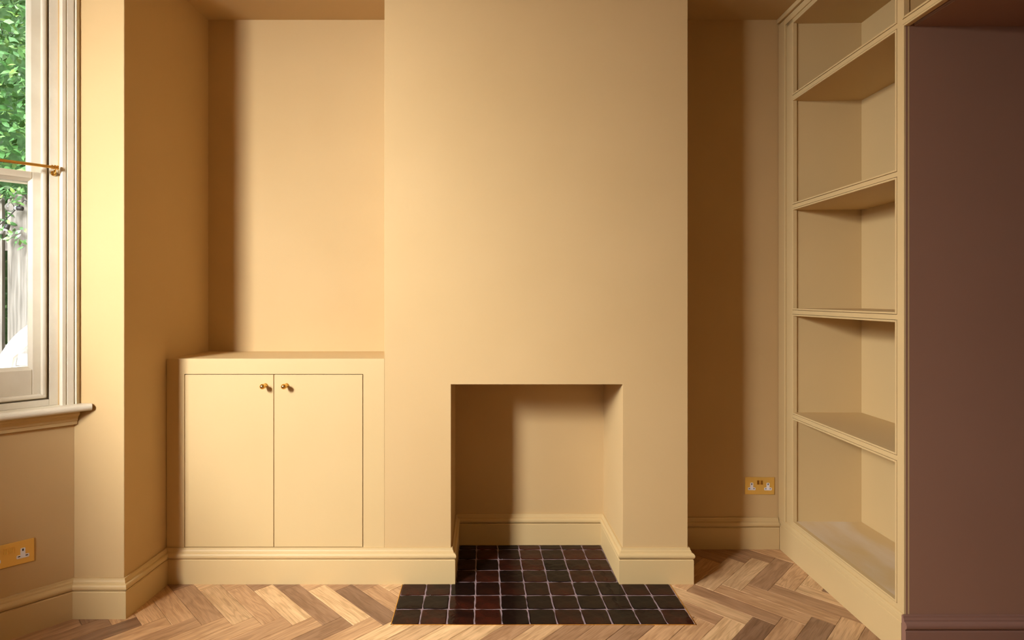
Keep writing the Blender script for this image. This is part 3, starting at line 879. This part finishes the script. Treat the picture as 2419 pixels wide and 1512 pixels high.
# leafy sprays drooping in front of the fence
for sx, sz in ((-2.885,1.93),(-2.80,1.90),(-3.1,1.95),(-2.62,1.92),(-3.4,1.95),(-2.86,1.72),(-2.76,1.66)):
    for k in range(16):
        leaves.append((Vector((sx+rl.uniform(-.06,.06)+k*0.003, 3.33+rl.uniform(-.03,.02), sz-k*0.008)), Vector((rl.uniform(-1,1),-0.5,rl.uniform(-1,.6))), Vector((rl.gauss(0,.4),-1,0.6)), rl.uniform(0.03,0.05), rl.uniform(0.014,0.022)))
for k in range(260):     # leaves behind the fence gaps
    leaves.append((Vector((rl.uniform(-3.4,-2.4), rl.uniform(3.5,3.6), rl.uniform(0.6,1.8))), Vector((rl.uniform(-1,1),-0.6,rl.uniform(-1,1))), Vector((rl.gauss(0,.4),-1,0.8)), rl.uniform(0.04,0.06), 0.025))
def vis(l):
    p = l[0]; px = 1143+1330*p.x/p.y
    return (abs(px-36) if -10 < px < 84 else 300+abs(px-36)) + (p.y-3.0)*300
leaves.sort(key=vis)
lm = bpy.data.meshes.new('leaf')
v, f = leaf_verts(Vector((0,0,0)), Vector((1,0,0)), Vector((0,0,1)), 1.0, 1.0)
lm.from_pydata([(p.x, p.y*0.5, p.z) for p in v], [], f); lm.materials.append(M['leaf'])
for p, d, nrm, ln, wd in leaves[:280]:
    o = bpy.data.objects.new('leaf', lm); COL.objects.link(o); o.parent = shrub
    d = d.normalized(); s_ = nrm.cross(d).normalized(); n2 = d.cross(s_)
    mt = Matrix((d, s_, n2)).transposed().to_4x4()
    o.matrix_local = Matrix.Translation(p-SO) @ mt @ Matrix.Diagonal((ln, wd*2, ln, 1))
V, F, R = [], [], []
for p, d, nrm, ln, wd in leaves[280:]:
    v, f = leaf_verts(p-SO, d, nrm, ln, wd); o = len(V)
    V += [tuple(q) for q in v]; F += [tuple(o+i for i in q) for q in f]; R += [rl.random()]*len(f)
me = bpy.data.meshes.new('foliage'); me.from_pydata(V, [], F)
at = me.attributes.new('rnd', 'FLOAT', 'FACE'); at.data.foreach_set('value', R)
me.materials.append(M['leaf'])
o = bpy.data.objects.new('foliage', me); COL.objects.link(o); o.parent = shrub; o['kind'] = 'stuff'
m = MB()
# inner mass of the hedge (lumpy solid behind the outer leaves)
rings = []
for i in range(25):
    x = -5.0+3.05*i/24
    ring = []
    for k in range(14):
        a = 2*math.pi*k/14
        y = 4.25+0.34*math.cos(a); z = 2.12+2.13*math.sin(a)
        l_ = 0.10*noise.noise(Vector((x*3, y*3, z*3)))
        ring.append((x-SO.x, y+l_-SO.y, z+l_-SO.z))
    rings.append(ring)
m.loft(rings); m.build('inner_growth', M['inner_leaf'], shrub)
for k in range(7):
    x = -4.7+0.42*k
    m = MB(); m.tube([(x-SO.x, 0.12, 0), (x+0.05-SO.x, 0.10, 0.9), (x-0.04-SO.x, 0.06, 1.9), (x+0.1-SO.x, 0.08, 2.6)], [0.03,0.026,0.02,0.012], 7)
    m.build('stem', M['stem'], shrub)

# string lights draped along the fence
sl = empty('string_lights', (-2.75, 3.32, 1.77)); tag(sl, 'black festoon string with clear glass bulbs on the fence', 'string lights')
def cab_pts(p, q, sag):
    return [(p[0]+(q[0]-p[0])*t/10, p[1]+(q[1]-p[1])*t/10, p[2]+(q[2]-p[2])*t/10-sag*4*(t/10)*(1-t/10)) for t in range(11)]
m = MB(); m.tube(cab_pts((0.04,0.0,0.05),(-0.16,0.0,-0.14),0.01), 0.0028, 6); m.build('cord', M['black'], sl)
m = MB(); m.tube(cab_pts((-0.16,0.0,-0.14),(-0.9,0.0,0.08),0.12), 0.0028, 6); m.build('cord', M['black'], sl)
m = MB(); m.tube(cab_pts((0.04,0.0,0.05),(0.6,0.0,0.10),0.08), 0.0028, 6); m.build('cord', M['black'], sl)
for (x, y, z, dx, dz) in ((0.022,-0.004,0.0,-1,0.10),(-0.055,-0.006,-0.105,-0.25,-1),(-0.5,0,-0.12,0.1,-1),(0.35,0,0.005,-0.1,-1)):
    ax = Vector((dx,-0.15,dz)).normalized()
    q = ax.to_track_quat('Z','Y')
    def part(nm, prof, mat, par):
        m = MB(); m.revolve(prof, (0,0,0), 'z', 16)
        m.v = [tuple(q @ Vector(p) + Vector((x,y,z))) for p in m.v]
        return m.build(nm, mat, par, smooth=True)
    so = part('lamp_holder', [(-0.012,0.008),(-0.01,0.013),(0.018,0.014),(0.02,0.010)], M['black'], sl)
    part('collar', [(0.018,0.0115),(0.028,0.0115),(0.029,0.009)], M['plastic'], so)
    part('bulb', [(0.026,0.009),(0.034,0.014),(0.044,0.023),(0.056,0.0275),(0.068,0.025),(0.078,0.014),(0.081,0.002)], M['bulb'], so)

# white slatted tilt-top garden table
tb_ = empty('garden_table', (-2.19, 2.92, -0.12)); tag(tb_, 'white slatted round garden table with its top tilted up outside the window', 'table')
RT = 0.352; CZ = 0.945
tilt = math.radians(12)
def tt(u, v, d):   # table-top coordinates -> local
    return (u, v*math.sin(tilt)+d*math.cos(tilt), CZ+v*math.cos(tilt)-d*math.sin(tilt))
for k in range(8):
    a0, a1 = math.radians(45*k+22.5), math.radians(45*(k+1)+22.5)
    ri = 0.272/math.cos(math.radians(22.5))*0.96
    poly = [(RT*math.cos(a0+(a1-a0)*i/6), RT*math.sin(a0+(a1-a0)*i/6)) for i in range(7)] + [(ri*math.cos(a1), ri*math.sin(a1)), (ri*math.cos(a0), ri*math.sin(a0))]
    m = MB(); m.loft([[tt(u,v,-0.012) for u,v in poly],[tt(u,v,0.012) for u,v in poly]])
    m.build('rim_segment', M['white_garden'], tb_)
hv = 0.261
for k in range(8):
    v0 = -hv+k*2*hv/8+0.0035; v1 = v0+2*hv/8-0.007
    vm = max(abs(v0), abs(v1)); hw = min(hv, hv*1.414-vm)-0.005
    m = MB(); m.loft([[tt(u,v,-0.010) for u,v in ((-hw,v0),(hw,v0),(hw,v1),(-hw,v1))],[tt(u,v,0.010) for u,v in ((-hw,v0),(hw,v0),(hw,v1),(-hw,v1))]])
    m.build('slat', M['white_garden'], tb_)
for s in (-1, 1):
    m = MB(); m.box(s*0.2-0.02, s*0.2+0.02, 0.02, 0.05, 0.0, CZ); m.build('leg', M['white_garden'], tb_)
    m = MB(); m.box(s*0.17-0.02, s*0.17+0.02, 0.05, 0.30, 0.0, 0.04); m.build('foot', M['white_garden'], tb_)
m = MB(); m.box(-0.2, 0.2, 0.02, 0.045, 0.30, 0.34); m.build('stretcher', M['white_garden'], tb_)
